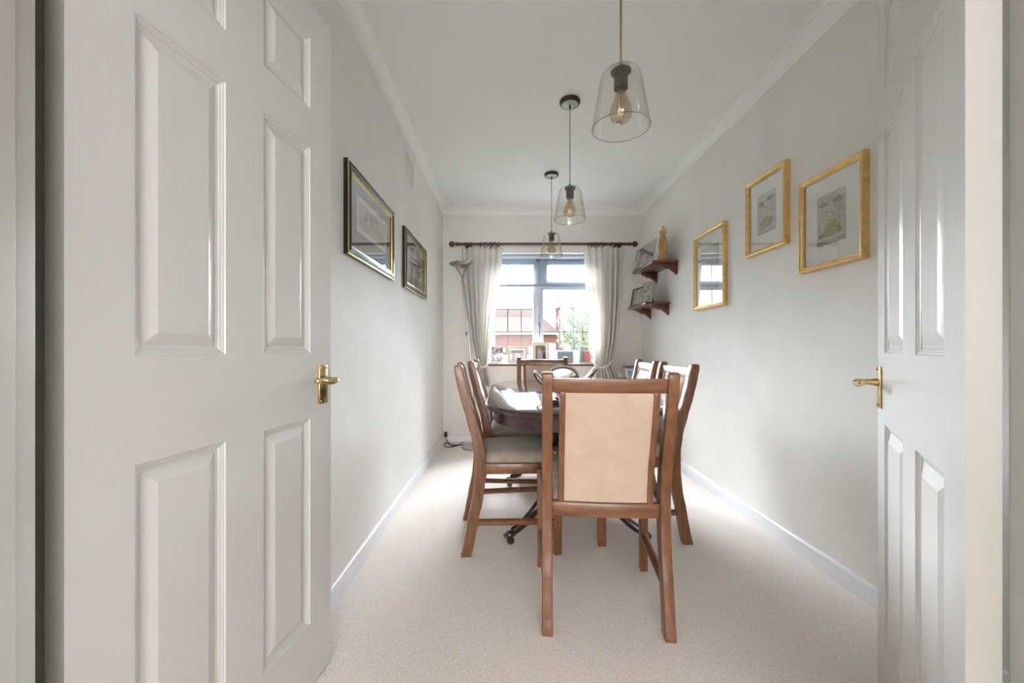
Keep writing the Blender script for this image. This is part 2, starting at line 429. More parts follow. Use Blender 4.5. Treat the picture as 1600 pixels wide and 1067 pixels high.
INK = mat('ink_black', (60, 60, 62), .8); INKG = mat('ink_grey', (150, 152, 152), .8)
PRINT1 = mat('print_paper_grey', (206, 205, 196), .85, var=(196, 196, 190), scale=30)
OLIVE = mat('print_olive', (176, 174, 128), .85, var=(150, 150, 110), scale=60)
RUST = mat('print_rust', (186, 150, 136), .85, var=(150, 134, 124), scale=80)
BLUEP = mat('print_blue', (128, 150, 180), .85)
SLATEP = mat('print_slate', (110, 112, 122), .85, var=(150, 150, 150), scale=80)
TAUPEP = mat('print_taupe', (182, 170, 160), .85)
def poly(bm, pts, y, mi):
    t = bmesh.new(); f = t.faces.new([t.verts.new((x, y, z)) for x, z in pts]); f.material_index = mi
    bmesh.ops.recalc_face_normals(t, faces=t.faces)
    if f.normal.y > 0: f.normal_flip()
    merge(bm, t)
def blobp(cx, cz, rx, rz_, n=14, j=.25, rnd=random):
    return [(cx + math.cos(2 * PI * i / n) * rx * (1 + rnd.uniform(-j, j)), cz + math.sin(2 * PI * i / n) * rz_ * (1 + rnd.uniform(-j, j))) for i in range(n)]
def art_print(variant):
    def fn(bm, w, h, y):
        rnd = random.Random(variant)
        flatrect(bm, -w / 2 - .003, w / 2 + .003, -h / 2 - .003, h / 2 + .003, y, .0004, 6)
        flatrect(bm, -w / 2, w / 2, -h / 2, h / 2, y - .0003, .0004, 0)
        y2 = y - .0006
        if variant == 1:
            poly(bm, [(-w * .42, -h * .36), (-w * .3, -h * .26), (-w * .12, -h * .10), (w * .08, -h * .02), (w * .2, -h * .06), (w * .32, -h * .2), (w * .42, -h * .33), (w * .1, -h * .38)], y2, 1)
            poly(bm, blobp(-w * .38, -h * .33, w * .08, h * .05, rnd=rnd), y2 - .0001, 4)
            poly(bm, blobp(-w * .28, h * .33, w * .17, h * .05, rnd=rnd), y2, 2); poly(bm, blobp(w * .25, h * .33, w * .2, h * .06, rnd=rnd), y2, 2)
            poly(bm, [(-w / 2, -h / 2), (w / 2, -h / 2), (w / 2, -h * .42), (-w / 2, -h * .42)], y2, 5)
        else:
            poly(bm, [(-w * .36, -h * .3), (-w * .25, -h * .16), (-w * .05, -h * .08), (w * .15, -h * .12), (w * .4, -h * .2), (w * .3, -h * .36), (-w * .1, -h * .4)], y2, 1)
            poly(bm, [(w * .1, -h * .3), (w * .36, -h * .24), (w * .26, -h * .37), (w * .1, -h * .4)], y2 - .0001, 3)
            poly(bm, blobp(-w * .3, -h * .37, w * .14, h * .03, rnd=rnd), y2 - .0001, 3)
            poly(bm, blobp(-w * .25, h * .28, w * .16, h * .06, rnd=rnd), y2, 4); poly(bm, blobp(w * .25, h * .34, w * .2, h * .07, rnd=rnd), y2, 4)
            poly(bm, [(-w / 2, -h / 2), (w / 2, -h / 2), (w / 2, -h * .44), (-w / 2, -h * .44)], y2, 5)
        # rows of brush strokes
        for c in range(9):
            x = -w * .42 + c * w * .105
            top = h * .22 - abs(c - 4) * .0; bot = -h * (.02 if 2 < c < 7 else .28)
            z = top
            while z > bot:
                L = rnd.uniform(.0025, .006); dx = rnd.uniform(-.004, .004)
                if rnd.random() < .75:
                    tube(bm, [(x + dx, y2 - .0004, z), (x + dx + rnd.uniform(-.003, .003), y2 - .0004, z - L)], rnd.uniform(.0005, .0012), 4, mi=7)
                z -= L + rnd.uniform(.001, .004)
        for _ in range(190):                          # pale contour scratches
            x = rnd.uniform(-w * .45, w * .45); z = rnd.uniform(-h * .4, h * .45)
            tube(bm, [(x, y2 - .0003, z), (x + rnd.uniform(-.008, .008), y2 - .0003, z + rnd.uniform(-.005, .005))], .0004, 4, mi=7)
    return fn
AM = [PRINT1, OLIVE, RUST, BLUEP, SLATEP, TAUPEP, INKG, INK]
gold_prof = [(0, 0), (0, .024), (.002, .028), (.008, .030), (.016, .027), (.020, .021), (.024, .020), (.026, .015)]
G = 'gold framed prints of hills and handwriting'
picture('framed_print', 'gold framed print of an olive hill, nearest the open door on the right wall', 'picture', (XR, (1.59 + 1.945) / 2, 1.551), -PI / 2, .355, .422, gold_prof, GOLD, None, MATW, .150, .210, art_print(1), AM)
picture('framed_print', 'gold framed print of leafy greenery, hung highest and middle of three on the right wall', 'picture', (XR, 2.21, 1.720), -PI / 2, .340, .420, gold_prof, GOLD, None, MATW, .150, .208, art_print(2), AM)
FAINT = mat('faint_print_paper', (212, 210, 196), .85, var=(196, 198, 176), scale=14)
def art_faint(bm, w, h, y):
    flatrect(bm, -w / 2 - .0025, w / 2 + .0025, -h / 2 - .0025, h / 2 + .0025, y, .0004, 1)
    flatrect(bm, -w / 2, w / 2, -h / 2, h / 2, y - .0003, .0004, 0)
    poly(bm, blobp(-.02, .03, .045, .03), y - .0006, 2)
picture('framed_print', 'gold framed pale print nearest the wall shelves, its glass mirroring the window', 'picture', (XR, 2.833, 1.535), -PI / 2, .425, .538, gold_prof, GOLD, None, MATW, .235, .30, art_faint, [FAINT, INK, mat('faint_motif', (186, 190, 168), .85)])

blk_prof = [(0, 0), (0, .018), (.003, .021), (.006, .021), (.008, .017), (.022, .024), (.030, .024), (.034, .019), (.037, .020), (.041, .020), (.043, .014)]
blk_idx = [0, 1, 1, 0, 0, 0, 0, 0, 1, 1]
def art_sketch(seed):
    def fn(bm, w, h, y):
        rnd = random.Random(seed)
        flatrect(bm, -w / 2, w / 2, -h / 2, h / 2, y, .0004, 0)
        flatrect(bm, -w / 2 + .022, w / 2 - .022, -h / 2 + .022, h / 2 - .022, y - .0003, .0004, 1)
        w2, h2 = w - .05, h - .05
        for _ in range(46):
            x = rnd.uniform(-w2 / 2, w2 / 2); z = rnd.uniform(-h2 / 2, h2 / 2); P = [(x, y - .0008, z)]
            for k in range(4):
                x = max(-w2 / 2, min(w2 / 2, x + rnd.uniform(-.02, .02))); z = max(-h2 / 2, min(h2 / 2, z + rnd.uniform(-.02, .02))); P.append((x, y - .0008, z))
            tube(bm, P, rnd.choice((.0005, .0008, .0014)), 4, mi=2)
        for _ in range(5): poly(bm, blobp(rnd.uniform(-w2 / 2.4, w2 / 2.4), rnd.uniform(-h2 / 2.6, h2 / 3), .016, .010, rnd=rnd), y - .0006, 3)
    return fn
SK = [MATW, mat('sketch_paper', (206, 206, 204), .85, var=(186, 186, 186), scale=25), INK, INKG]
picture('framed_sketch', 'black and gold framed sketch nearer the open door on the left wall', 'picture', (XL, 2.032, 1.578), PI / 2, .685, .396, blk_prof, [BLKF, GOLDL], blk_idx, MATG, .44, .165, art_sketch(3), SK, art_dz=.012)
picture('framed_sketch', 'black and gold framed sketch nearer the curtain on the left wall', 'picture', (XL, 2.975, 1.578), PI / 2, .69, .396, blk_prof, [BLKF, GOLDL], blk_idx, MATG, .44, .165, art_sketch(5), SK, art_dz=-.005)

# wall vent
v = thing('wall_vent', 'white rectangular air vent grille high on the left wall below the cornice', 'vent', (XL, 2.79, 2.212), rz=PI / 2)
b = B(); loops_ring(b, .24, .168, [(0, 0), (0, .010), (.003, .012), (.014, .012), (.016, .009)]); obj('frame', b, PLATE, v)
b = B(); box(b, (-.105, -.0030, -.07), (.105, -.001, .07)); obj('backing', b, HOLE, v)
b = B()
for i in range(6): box(b, (-.105 + i * .039, -.0095, -.07), (-.090 + i * .039, -.003, .07), .001)
for k in range(9): box(b, (-.105, -.0085, -.0705 + k * .0165), (.105, -.0032, -.0625 + k * .0165), .001)
obj('grille', b, PLATE, v)

# ------------------------------------------------------------------ dining chairs
PROF = [(0, -.066), (.06, -.052), (.16, -.034), (.28, -.010), (.37, 0), (.47, 0), (.56, -.014), (.65, -.040), (.74, -.067), (.82, -.087), (.906, -.103)]
def prof_y(z):
    pts = PROF
    for (z0, a), (z1, c) in zip(pts, pts[1:]):
        if z0 <= z <= z1:
            t = (z - z0) / (z1 - z0); t = t * t * (3 - 2 * t) * .35 + t * .65
            return a + (c - a) * t
    return pts[-1][1]
RY, FYL = -.19, .181
RXW, FXW = .207, .2275
def post_bm(side):
    b = B(); n = 34; fr, bk = [], []
    for i in range(n + 1):
        z = .904 * i / n
        wd = .025 + .0035 * math.exp(-((z - .42) / .16) ** 2) - .0025 * (z / .9)
        y = RY + prof_y(z)
        fr.append((y + wd, z)); bk.append((y - wd, z))
    # rounded top
    y = RY + prof_y(.904)
    top = [(y + .0225 * math.cos(a), .898 + .011 * math.sin(a)) for a in [PI * k / 6 for k in range(1, 6)]]
    pts = fr[:-1] + top + list(reversed(bk[:-1]))
    prism(b, pts, side * RXW - .0185, side * RXW + .0185, 'yz', bev=.009, seg=4)
    return b
def bowed_rail(z0, z1, x0, x1, yc, th, bow, leanf=True, n=14):
    t = bmesh.new(); rows = []
    for i in range(n + 1):
        x = x0 + (x1 - x0) * i / n; u = 2 * i / n - 1; yb = -bow * (1 - u * u)
        ring = []
        for (dz, dy) in ((0, 0), (0, 1), (1, 1), (1, 0)):
            z = z0 + (z1 - z0) * dz
            ring.append(t.verts.new((x, yc(z) + yb + (dy - .5) * th, z)))
        rows.append(ring)
    for A, C in zip(rows, rows[1:]):
        for q in range(4): t.faces.new([A[q], A[(q + 1) % 4], C[(q + 1) % 4], C[q]])
    t.faces.new(rows[0]); t.faces.new(rows[-1])
    bmesh.ops.recalc_face_normals(t, faces=t.faces)
    ed = [e for e in t.edges if len(e.link_faces) == 2 and e.calc_face_angle() > 1]
    bmesh.ops.bevel(t, geom=ed, offset=.004, segments=2, affect='EDGES', profile=.5)
    return t
def make_chair(label, loc, rz, group):
    r = thing('dining_chair', label, 'chair', loc, rz, group)
    for s in (-1, 1): obj('back_post', post_bm(s), WOOD, r)
    for s in (-1, 1):
        b = B(); t = bmesh.new(); bmesh.ops.create_cube(t, size=1)
        for v_ in t.verts:
            k = .86 if v_.co.z < 0 else 1
            v_.co = Vector((s * FXW + v_.co.x * .036 * k, FYL + v_.co.y * .046 * k, .221 + v_.co.z * .442))
        bmesh.ops.bevel(t, geom=list(t.edges), offset=.005, segments=3, affect='EDGES', profile=.5)
        merge(b, t); obj('leg', b, WOOD, r)
    cy = lambda z: RY + prof_y(z)
    b = B(); merge(b, bowed_rail(.838, .887, -RXW + .012, RXW - .012, cy, .024, .010)); obj('crest_rail', b, WOODX, r)
    b = B(); merge(b, bowed_rail(.386, .438, -RXW + .012, RXW - .012, cy, .026, .012)); obj('rear_rail', b, WOODX, r)
    for s in (-1, 1):
        b = B(); fr, bk = [], []
        for i in range(21):
            z = .436 + (.842 - .436) * i / 20; y = cy(z) - .006
            fr.append((y + .013, z)); bk.append((y - .013, z))
        xo = s * .167; xi = s * .146
        prism(b, fr + list(reversed(bk)), min(xo, xi), max(xo, xi), 'yz', bev=.003); obj('back_stile', b, WOOD, r)
    # upholstered back panel
    t = bmesh.new(); nu, nv = 16, 20; gf, gb = [], []
    for j in range(nv + 1):
        z = .440 + (.838 - .440) * j / nv; a, c = [], []
        for i in range(nu + 1):
            u = 2 * i / nu - 1; w_ = 2 * j / nv - 1
            puff = (1 - abs(u) ** 6) * (1 - abs(w_) ** 10)
            x = u * .1465; y = cy(z) - .006 - .006 * (1 - u * u)
            a.append(t.verts.new((x, y + .006 + .016 * puff, z))); c.append(t.verts.new((x, y - .006 - .005 * puff, z)))
        gf.append(a); gb.append(c)
    for j in range(nv):
        for i in range(nu):
            t.faces.new([gf[j][i], gf[j][i + 1], gf[j + 1][i + 1], gf[j + 1][i]])
            t.faces.new([gb[j][i + 1], gb[j][i], gb[j + 1][i], gb[j + 1][i + 1]])
    for j in range(nv):
        t.faces.new([gf[j][0], gf[j + 1][0], gb[j + 1][0], gb[j][0]]); t.faces.new([gf[j][nu], gb[j][nu], gb[j + 1][nu], gf[j + 1][nu]])
    for i in range(nu):
        t.faces.new([gf[0][i], gb[0][i], gb[0][i + 1], gf[0][i + 1]]); t.faces.new([gf[nv][i], gf[nv][i + 1], gb[nv][i + 1], gb[nv][i]])
    bmesh.ops.recalc_face_normals(t, faces=t.faces)
    b = B(); merge(b, t); obj('backrest', b, BACKF, r, angle=60)
    # seat frame
    for s in (-1, 1):
        b = B()
        pts = [(s * (RXW + .011), RY + .01), (s * (FXW + .011), FYL), (s * (FXW - .011), FYL), (s * (RXW - .011), RY + .01)]
        prism(b, pts, .388, .438, 'xy', bev=.003); obj('seat_rail', b, WOODX, r)
        b = B(); tube(b, [(s * RXW, RY - .028, .158), (s * FXW, FYL, .158)], .017, 10, flat=.9, up=(0, 0, 1)); 
        bmesh.ops.scale(b, vec=(1, 1, 1), verts=b.verts)
        obj('stretcher', b, WOODX, r)
    b = B(); box(b, (-FXW, FYL - .006, .388), (FXW, FYL + .016, .438), .003); obj('front_rail', b, WOODX, r)
    # cushion
    t = bmesh.new(); n = 22; top, bot = [], []
    for j in range(n + 1):
        w_ = 2 * j / n - 1; a, c = [], []
        for i in range(n + 1):
            u = 2 * i / n - 1
            # squircle edge
            hw = (.188 + (.222 - .188) * (j / n))
            yy = .008 + w_ * .192
            e = 1 - max(abs(u) ** 10, abs(w_) ** 10)
            dome = .020 * (1 - u * u) * (1 - w_ * w_)
            ins = 1 - .012 * max(abs(u), abs(w_)) ** 8
            a.append(t.verts.new((u * hw * ins, yy * ins, .440 + .040 * e ** .5 + dome))); c.append(t.verts.new((u * hw * .985, .008 + w_ * .190, .430)))
        top.append(a); bot.append(c)
    for j in range(n):
        for i in range(n):
            t.faces.new([top[j][i], top[j][i + 1], top[j + 1][i + 1], top[j + 1][i]]); t.faces.new([bot[j][i], bot[j + 1][i], bot[j + 1][i + 1], bot[j][i + 1]])
    for k in range(n):
        t.faces.new([top[0][k], bot[0][k], bot[0][k + 1], top[0][k + 1]]); t.faces.new([top[n][k], top[n][k + 1], bot[n][k + 1], bot[n][k]])
        t.faces.new([top[k][0], top[k + 1][0], bot[k + 1][0], bot[k][0]]); t.faces.new([top[k][n], bot[k][n], bot[k + 1][n], top[k + 1][n]])
    bmesh.ops.recalc_face_normals(t, faces=t.faces)
    b = B(); merge(b, t); obj('seat_cushion', b, SEATF, r, angle=70)
    return r
CG = 'dining chairs around the oval table'
chair = make_chair('brown wooden dining chair seen from behind at the near end of the table', (.3636, 1.666, 0), math.radians(-4.4), CG)
dup(chair, (.038, 2.18, 0), math.radians(-85), 'brown wooden chair on the left side of the table, nearer the camera', CG)
dup(chair, (.060, 2.775, 0), math.radians(-90), 'brown wooden chair on the left side of the table, nearer the floor lamp', CG)
dup(chair, (.652, 2.28, 0), math.radians(90), 'brown wooden chair on the right side of the table, nearer the camera', CG)
dup(chair, (.661, 2.82, 0), math.radians(86.5), 'brown wooden chair on the right side of the table, below the wall shelves', CG)
dup(chair, (.306, 3.365, 0), PI, 'brown wooden chair at the far end of the table facing the camera below the window', CG)

# ------------------------------------------------------------------ dining table
TX, TZ = .352, .720
tb = thing('dining_table', 'glossy dark mahogany oval dining table on two pedestals in the middle of the room', 'table', (TX, 2.56, 0))
def oval(hw, hs, be, n=28):
    """half width, half straight length, depth of the rounded ends"""
    P = []
    for k in range(n + 1):
        a = PI * k / n; P.append((hw * math.cos(a), hs + be * math.sin(a) ** .92))
    for k in range(n + 1):
        a = PI + PI * k / n; P.append((hw * math.cos(a), -hs - be * abs(math.sin(a)) ** .92))
    return P
t = bmesh.new()
def oloop(ins, z): return [t.verts.new((x, y, z)) for x, y in oval(.470 - ins, .485, .420 - ins)]
Ls = [oloop(.020, TZ - .030), oloop(.006, TZ - .026), oloop(.001, TZ - .018), oloop(0, TZ - .010), oloop(.004, TZ - .003), oloop(.012, TZ)]
for A, C in zip(Ls, Ls[1:]):
    n = len(A)
    for i in range(n): t.faces.new([A[i], A[(i + 1) % n], C[(i + 1) % n], C[i]])
t.faces.new(list(reversed(Ls[0]))); t.faces.new(Ls[-1])
bmesh.ops.remove_doubles(t, verts=t.verts, dist=.0003)
bmesh.ops.recalc_face_normals(t, faces=t.faces)
b = B(); merge(b, t); obj('tabletop', b, MAHOG, tb, angle=25)
b = B(); prism(b, oval(.425, .47, .385), TZ - .088, TZ - .028, 'xy'); obj('apron', b, MAHOG, tb, angle=25)
for ys in (-1, 1):
    py = ys * .36
    b = B()
    lathe(b, [(0, .26), (.045, .26), (.060, .28), (.062, .30), (.045, .315), (.040, .33), (.070, .37), (.078, .42), (.062, .47), (.038, .50), (.034, .54), (.050, .56), (.052, .575), (.036, .59), (.034, .62), (.075, .633), (0, .633)], c=(0, py, 0), seg=32)
    obj('pedestal', b, MAHOGL, tb)
    fy0 = -.50 if ys < 0 else .37
    feet = [(-.352, fy0), (.352, fy0), (0, -ys * .0 + ys * .02)]
    for fx, fy in feet:
        d = Vector((fx, fy - py, 0)); L = d.length; d.normalize()
        P = smoothpath([Vector((0, py, .33)) + d * .03, Vector((0, py, .300)) + d * (.12 * L / .38), Vector((0, py, .205)) + d * (L * .48), Vector((0, py, .105)) + d * (L * .74), Vector((0, py, .062)) + d * (L * .93)], 6)
        b = B(); tube(b, P, [.026 - .008 * i / len(P) for i in range(len(P))], 10, flat=1.1)
        lg = obj('leg', b, MAHOGL, tb)
        b = B(); e = P[-1]; M = Matrix.Translation(e) @ Matrix.Rotation(math.atan2(d.y, d.x), 4, 'Z')
        ball(b, (.012, 0, -.010), .022, (1.3, .95, .8), M=M)
        for q in (-.014, -.005, .005, .014): ball(b, (.034, q, -.018), .0085, (1.4, .7, 1.1), 2, M=M)
        lathe(b, [(0, -.009), (.017, -.009), (.019, -.005), (.019, .005), (.017, .009), (0, .009)], seg=20, M=M @ Matrix.Translation((.012, 0, -.043)) @ Matrix.Rotation(PI / 2, 4, 'X'))
        obj('castor', b, mat('aged_brass', (96, 90, 72), .35, .9), lg, label='dull brass paw castor')

# chrome looped bowl
bw = thing('chrome_bowl', 'mirror chrome bowl with tall looping petals standing on the dining table', 'bowl', (.295, 2.22, TZ))
b = B(); lathe(b, [(0, .0), (.05, 0), (.055, .004), (.035, .012), (.04, .022), (.085, .045), (.115, .075), (.112, .079), (.08, .052), (.0, .030)], seg=40); obj('dish', b, CHROME, bw)
def petal(ang, lean, Lp, Wp, base_r):
    """loop of thick chrome tube rising outwards, with a thin dished blade inside"""
    M = Matrix.Rotation(ang, 4, 'Z') @ Matrix.Translation((base_r, 0, .045)) @ Matrix.Rotation(lean, 4, 'Y')
    pts = []
    for k in range(36):
        a = 2 * PI * k / 36
        z = Lp / 2 - Lp / 2 * math.cos(a); w_ = Wp / 2 * math.sin(a) * (1 - .25 * math.cos(a))
        pts.append((.014 * math.sin(PI * z / Lp), w_, z))
    t = B(); tube(t, pts, .0085, 10, closed=True)
    bmesh.ops.transform(t, matrix=M, verts=t.verts)
    o = obj('petal_loop', t, CHROME, bw)
    t = bmesh.new(); c_ = t.verts.new((.030, 0, Lp / 2)); vs = [t.verts.new(p) for p in pts]
    mid = [t.verts.new((.024, p[1] * .5, Lp / 2 + (p[2] - Lp / 2) * .5)) for p in pts]
    for k in range(36):
        j = (k + 1) % 36; t.faces.new([vs[k], vs[j], mid[j], mid[k]]); t.faces.new([mid[k], mid[j], c_])
    bmesh.ops.transform(t, matrix=M, verts=t.verts)
    q = B(); merge(q, t); return o, q
for ang, lean, Lp, Wp, blade in ((PI + .45, .90, .158, .070, False), (-.40, .86, .190, .085, False), (-PI / 2 - .1, .35, .135, .150, True), (PI / 2, .5, .14, .11, False)):
    o, q = petal(ang, lean, Lp, Wp, .042 if not blade else .07)
    if blade: obj('petal_blade', q, CHROME, bw, angle=80)
    else: q.free()

# ------------------------------------------------------------------ pendant lamps
def make_pendant(label, X_, Y_, zrim, cord_m, cr):
    r = thing('pendant_lamp', label, 'lamp', (X_, Y_, ZC), group='smoked glass pendant lamps in a row')
    b = B(); lathe(b, [(0, 0), (.058, 0), (.060, -.004), (.060, -.016), (.054, -.024), (.048, -.025)], seg=40); obj('ceiling_rose', b, CAPM, r)
    b = B(); lathe(b, [(.049, -.0245), (.046, -.0265), (0, -.0265)], seg=40); obj('rose_plate', b, CAPF, r)
    b = B(); lathe(b, [(0, -.026), (.0055, -.026), (.0055, -.046), (.003, -.050), (0, -.05)], seg=14); obj('cord_grip', b, BLACK, r)
    zt = zrim - ZC + .190
    b = B(); tube(b, [(0, 0, -.04), (0, 0, zt + .02)], cr, 10); obj('cord', b, cord_m, r)
    b = B()
    wallp = [(.012, 0), (.040, -.001), (.054, -.006), (.063, -.016), (.068, -.034), (.0945, -.190)]
    inner = [(a - .0022, z - (.002 if a < .05 else 0)) for a, z in wallp]
    lathe(b, [(a, z + zt) for a, z in wallp] + [(a, z + zt) for a, z in reversed(inner)], seg=64)
    R, zz = .0934, zt - .190
    tube(b, [(R * math.cos(2 * PI * k / 64), R * math.sin(2 * PI * k / 64), zz) for k in range(64)], .0012, 6, closed=True, mi=1)
    obj('glass_shade', b, [SMOKE, RIMREFR], r, angle=50)
    b = B(); lathe(b, [(0, zt + .022), (.006, zt + .020), (.009, zt + .002), (.026, zt + .002), (.033, zt - .004), (.033, zt - .007), (.023, zt - .013), (.0225, zt - .03), (.0215, zt - .031), (.0225, zt - .033), (.0225, zt - .062), (.018, zt - .064), (0, zt - .064)], seg=32)
    obj('lamp_holder', b, CAPM, r)
    b = B(); lathe(b, [(.013, -.060), (.014, -.068), (.018, -.082), (.027, -.104), (.034, -.124), (.0365, -.140), (.034, -.155), (.025, -.168), (.012, -.175), (0, -.177)], c=(0, 0, zt), seg=32)
    bu = obj('bulb', b, AMBER, r)
    b = B()
    for k in range(6):
        a = 2 * PI * k / 6; a2 = a + .5
        tube(b, [(.006 * math.cos(a), .006 * math.sin(a), zt - .075), (.016 * math.cos(a2), .016 * math.sin(a2), zt - .135)], .0006, 4)
    tube(b, [(0, 0, zt - .06), (0, 0, zt - .12)], .002, 6)
    obj('filament', b, mat('filament_copper', (150, 110, 80), .4, .8), bu)
    return r
make_pendant('nearest pendant lamp, smoked glass shade on a tan cord, its ceiling rose out of view', .373, 1.352, 1.716, CORDT, .0038)
make_pendant('middle smoked glass pendant lamp hanging over the table from a round dark ceiling rose', .367, 2.42, 1.746, CORDD, .0022)
make_pendant('farthest smoked glass pendant lamp, hanging in front of the curtain pole and window', .366, 3.433, 1.760, CORDD, .0022)

# ------------------------------------------------------------------ curtain pole and curtains
RYc = 4.205; sR = F / RYc
rx = lambda p: (p - VX) / sR
ZR = 2.056
cpole = thing('curtain_pole', 'dark wooden curtain pole with ball finials above the window', 'curtain pole', (0, RYc, ZR))
b = B(); tube(b, [(rx(716), 0, 0), (rx(983), 0, 0)], .0145, 16); obj('pole', b, RODW, cpole)
for sgn, p in ((-1, 706), (1, 992)):
    b = B(); Mx = Matrix.Translation((rx(p), 0, 0)) @ Matrix.Rotation(-sgn * PI / 2, 4, 'Y')
    lathe(b, [(0, -.031), (.014, -.028), (.025, -.018), (.031, 0), (.026, .017), (.014, .027), (.011, .034), (.017, .040), (.020, .046), (.020, .050), (.016, .054), (.0165, .07), (0, .07)], seg=24, M=Mx); obj('finial', b, RODW, cpole)
for p in (732, 967):
    b = B(); x = rx(p)
    box(b, (x - .011, 0, -.022), (x + .011, YB - RYc - .012, -.004), .004); lathe(b, [(0, 0), (.028, 0), (.030, .006), (.026, .012), (0, .012)], seg=20, M=Matrix.Translation((x, YB - RYc, -.012)) @ Matrix.Rotation(PI / 2, 4, 'X'))
    tube(b, [(x - .013, 0, -.008), (x + .013, 0, -.008)], .0235, 16)
    obj('pole_bracket', b, RINGW, cpole)
def interp(tab, y):
    for (y0, a), (y1, c) in zip(tab, tab[1:]):
        if y0 <= y <= y1: return a + (c - a) * (y - y0) / (y1 - y0)
    return tab[0][1] if y < tab[0][0] else tab[-1][1]
def make_curtain(label, Ltab, Rtab, y_top, y_bot, y_tie, rings, nf, pin, seed, groupr):
    r = thing('curtain', label, 'curtain', (0, RYc, 0), group=groupr)
    rnd = random.Random(seed)
    t = bmesh.new(); nz, nx = 90, nf * 14; grid = []
    ph = [rnd.uniform(-.35, .35) for _ in range(nf + 2)]
    am = [rnd.uniform(.65, 1.25) for _ in range(nf + 2)]
    for j in range(nz + 1):
        py = y_top + (y_bot - y_top) * j / nz
        z = H - (py - VY) / sR
        l_, r_ = rx(interp(Ltab, py)), rx(interp(Rtab, py))
        dt = abs(py - y_tie)
        squeeze = math.exp(-(dt / 14) ** 2)
        head = math.exp(-((py - y_top - 9) / 9) ** 2)
        row = []
        for i in range(nx + 1):
            u = i / nx; k = u * nf; kk = min(nf - 1, int(k)); 
            warp = ph[kk] * math.sin(PI * (k - kk)) * .35
            w_ = (2 * abs(math.sin(PI * (k + warp))) ** .7 - 1) * am[kk]
            amp = .046 * (1 - .55 * head) * (1 - .35 * squeeze)
            # pleats bunched at the heading
            x = l_ + (r_ - l_) * (u + .010 * math.sin(4 * PI * k) * (1 - head))
            y = -amp * w_ - .018 * squeeze * math.sin(PI * u)
            if head > .3 and (k - int(k)) < .5: y -= .008 * head
            y += .010 * math.sin(7 * u + py * .02)
            row.append(t.verts.new((x, y, z)))
        grid.append(row)
    for j in range(nz):
        for i in range(nx): t.faces.new([grid[j][i], grid[j][i + 1], grid[j + 1][i + 1], grid[j + 1][i]])
    bmesh.ops.recalc_face_normals(t, faces=t.faces)
    b = B(); merge(b, t); f = obj('curtain_fabric', b, CURT, r, angle=80)
    m = f.modifiers.new('thickness', 'SOLIDIFY'); m.thickness = .0025
    for p, tilt in rings:
        b = B(); c = Vector((rx(p), 0, ZR - .009)); R = .0265; ct, st = math.cos(tilt), math.sin(tilt)
        pts = []
        for k in range(24):
            a = 2 * PI * k / 24; pts.append(c + Vector((R * math.cos(a) * st, R * math.cos(a) * ct, R * math.sin(a))))
        tube(b, pts, .0042, 8, closed=True); lathe(b, [(0, 0), (.003, 0), (.003, -.012), (0, -.012)], c=(c.x, 0, c.z - R), seg=8)
        obj('curtain_ring', b, RINGW, r)
    return r
LT_L = [(386, 720.5), (430, 722), (460, 727), (500, 731.5), (530, 736), (555, 742), (571, 747.5), (585, 748.5), (604, 751)]
LT_R = [(386, 785), (420, 784), (440, 781.5), (480, 775), (510, 770.5), (550, 764.5), (571, 760.5), (585, 763), (604, 769)]
RT_L = [(386, 913), (430, 915), (470, 918.5), (510, 923), (550, 926.5), (571, 928.5), (590, 927), (606, 926)]
RT_R = [(386, 976), (430, 973), (470, 971), (510, 966.5), (540, 962), (560, 956.5), (571, 954), (590, 962), (606, 965)]
make_curtain('cream pinch pleated curtain tied back at the left of the window beside the floor lamp', LT_L, LT_R, 387, 604, 571, [(728, .2), (735.5, .1), (751, .1), (759, .9), (767, .2), (773, 1.0), (779, .15)], 7, 0, 4, 'cream tied back curtains')
make_curtain('cream pinch pleated curtain tied back at the right of the window beside the shelves', RT_L, RT_R, 387, 606, 571, [(919, .15), (924.5, .1), (928, .3), (932, .8), (939, 1.1), (944.5, .5), (957, 1.0), (970, .1)], 7, 0, 9, 'cream tied back curtains')
def tieback(label, pxs, wall_px):
    P = []
    for i, (a, c, d) in enumerate(pxs): P.append((rx(a), RYc - d, H - (c - VY) / sR))
    r = thing('curtain_tieback', label, 'tieback', (0, 0, 0))
    b = B(); tube(b, smoothpath(P, 5), .010, 8, flat=1.5, up=(0, 0, 1)); obj('cord_band', b, CURT, r)
    return r
tieback('cream tieback band round the left curtain', [(746, 566, -.06), (746.5, 568, .03), (752, 572.5, .062), (759, 572, .060), (762.5, 568, .02), (762, 564, -.06)], 0)
tieback('cream tieback band looping from the right curtain towards the wall', [(962, 549, -.08), (958.5, 556, .0), (952, 566, .048), (944, 572.5, .064), (934, 573, .064), (927.5, 568, .03), (926.5, 563, -.06)], 0)

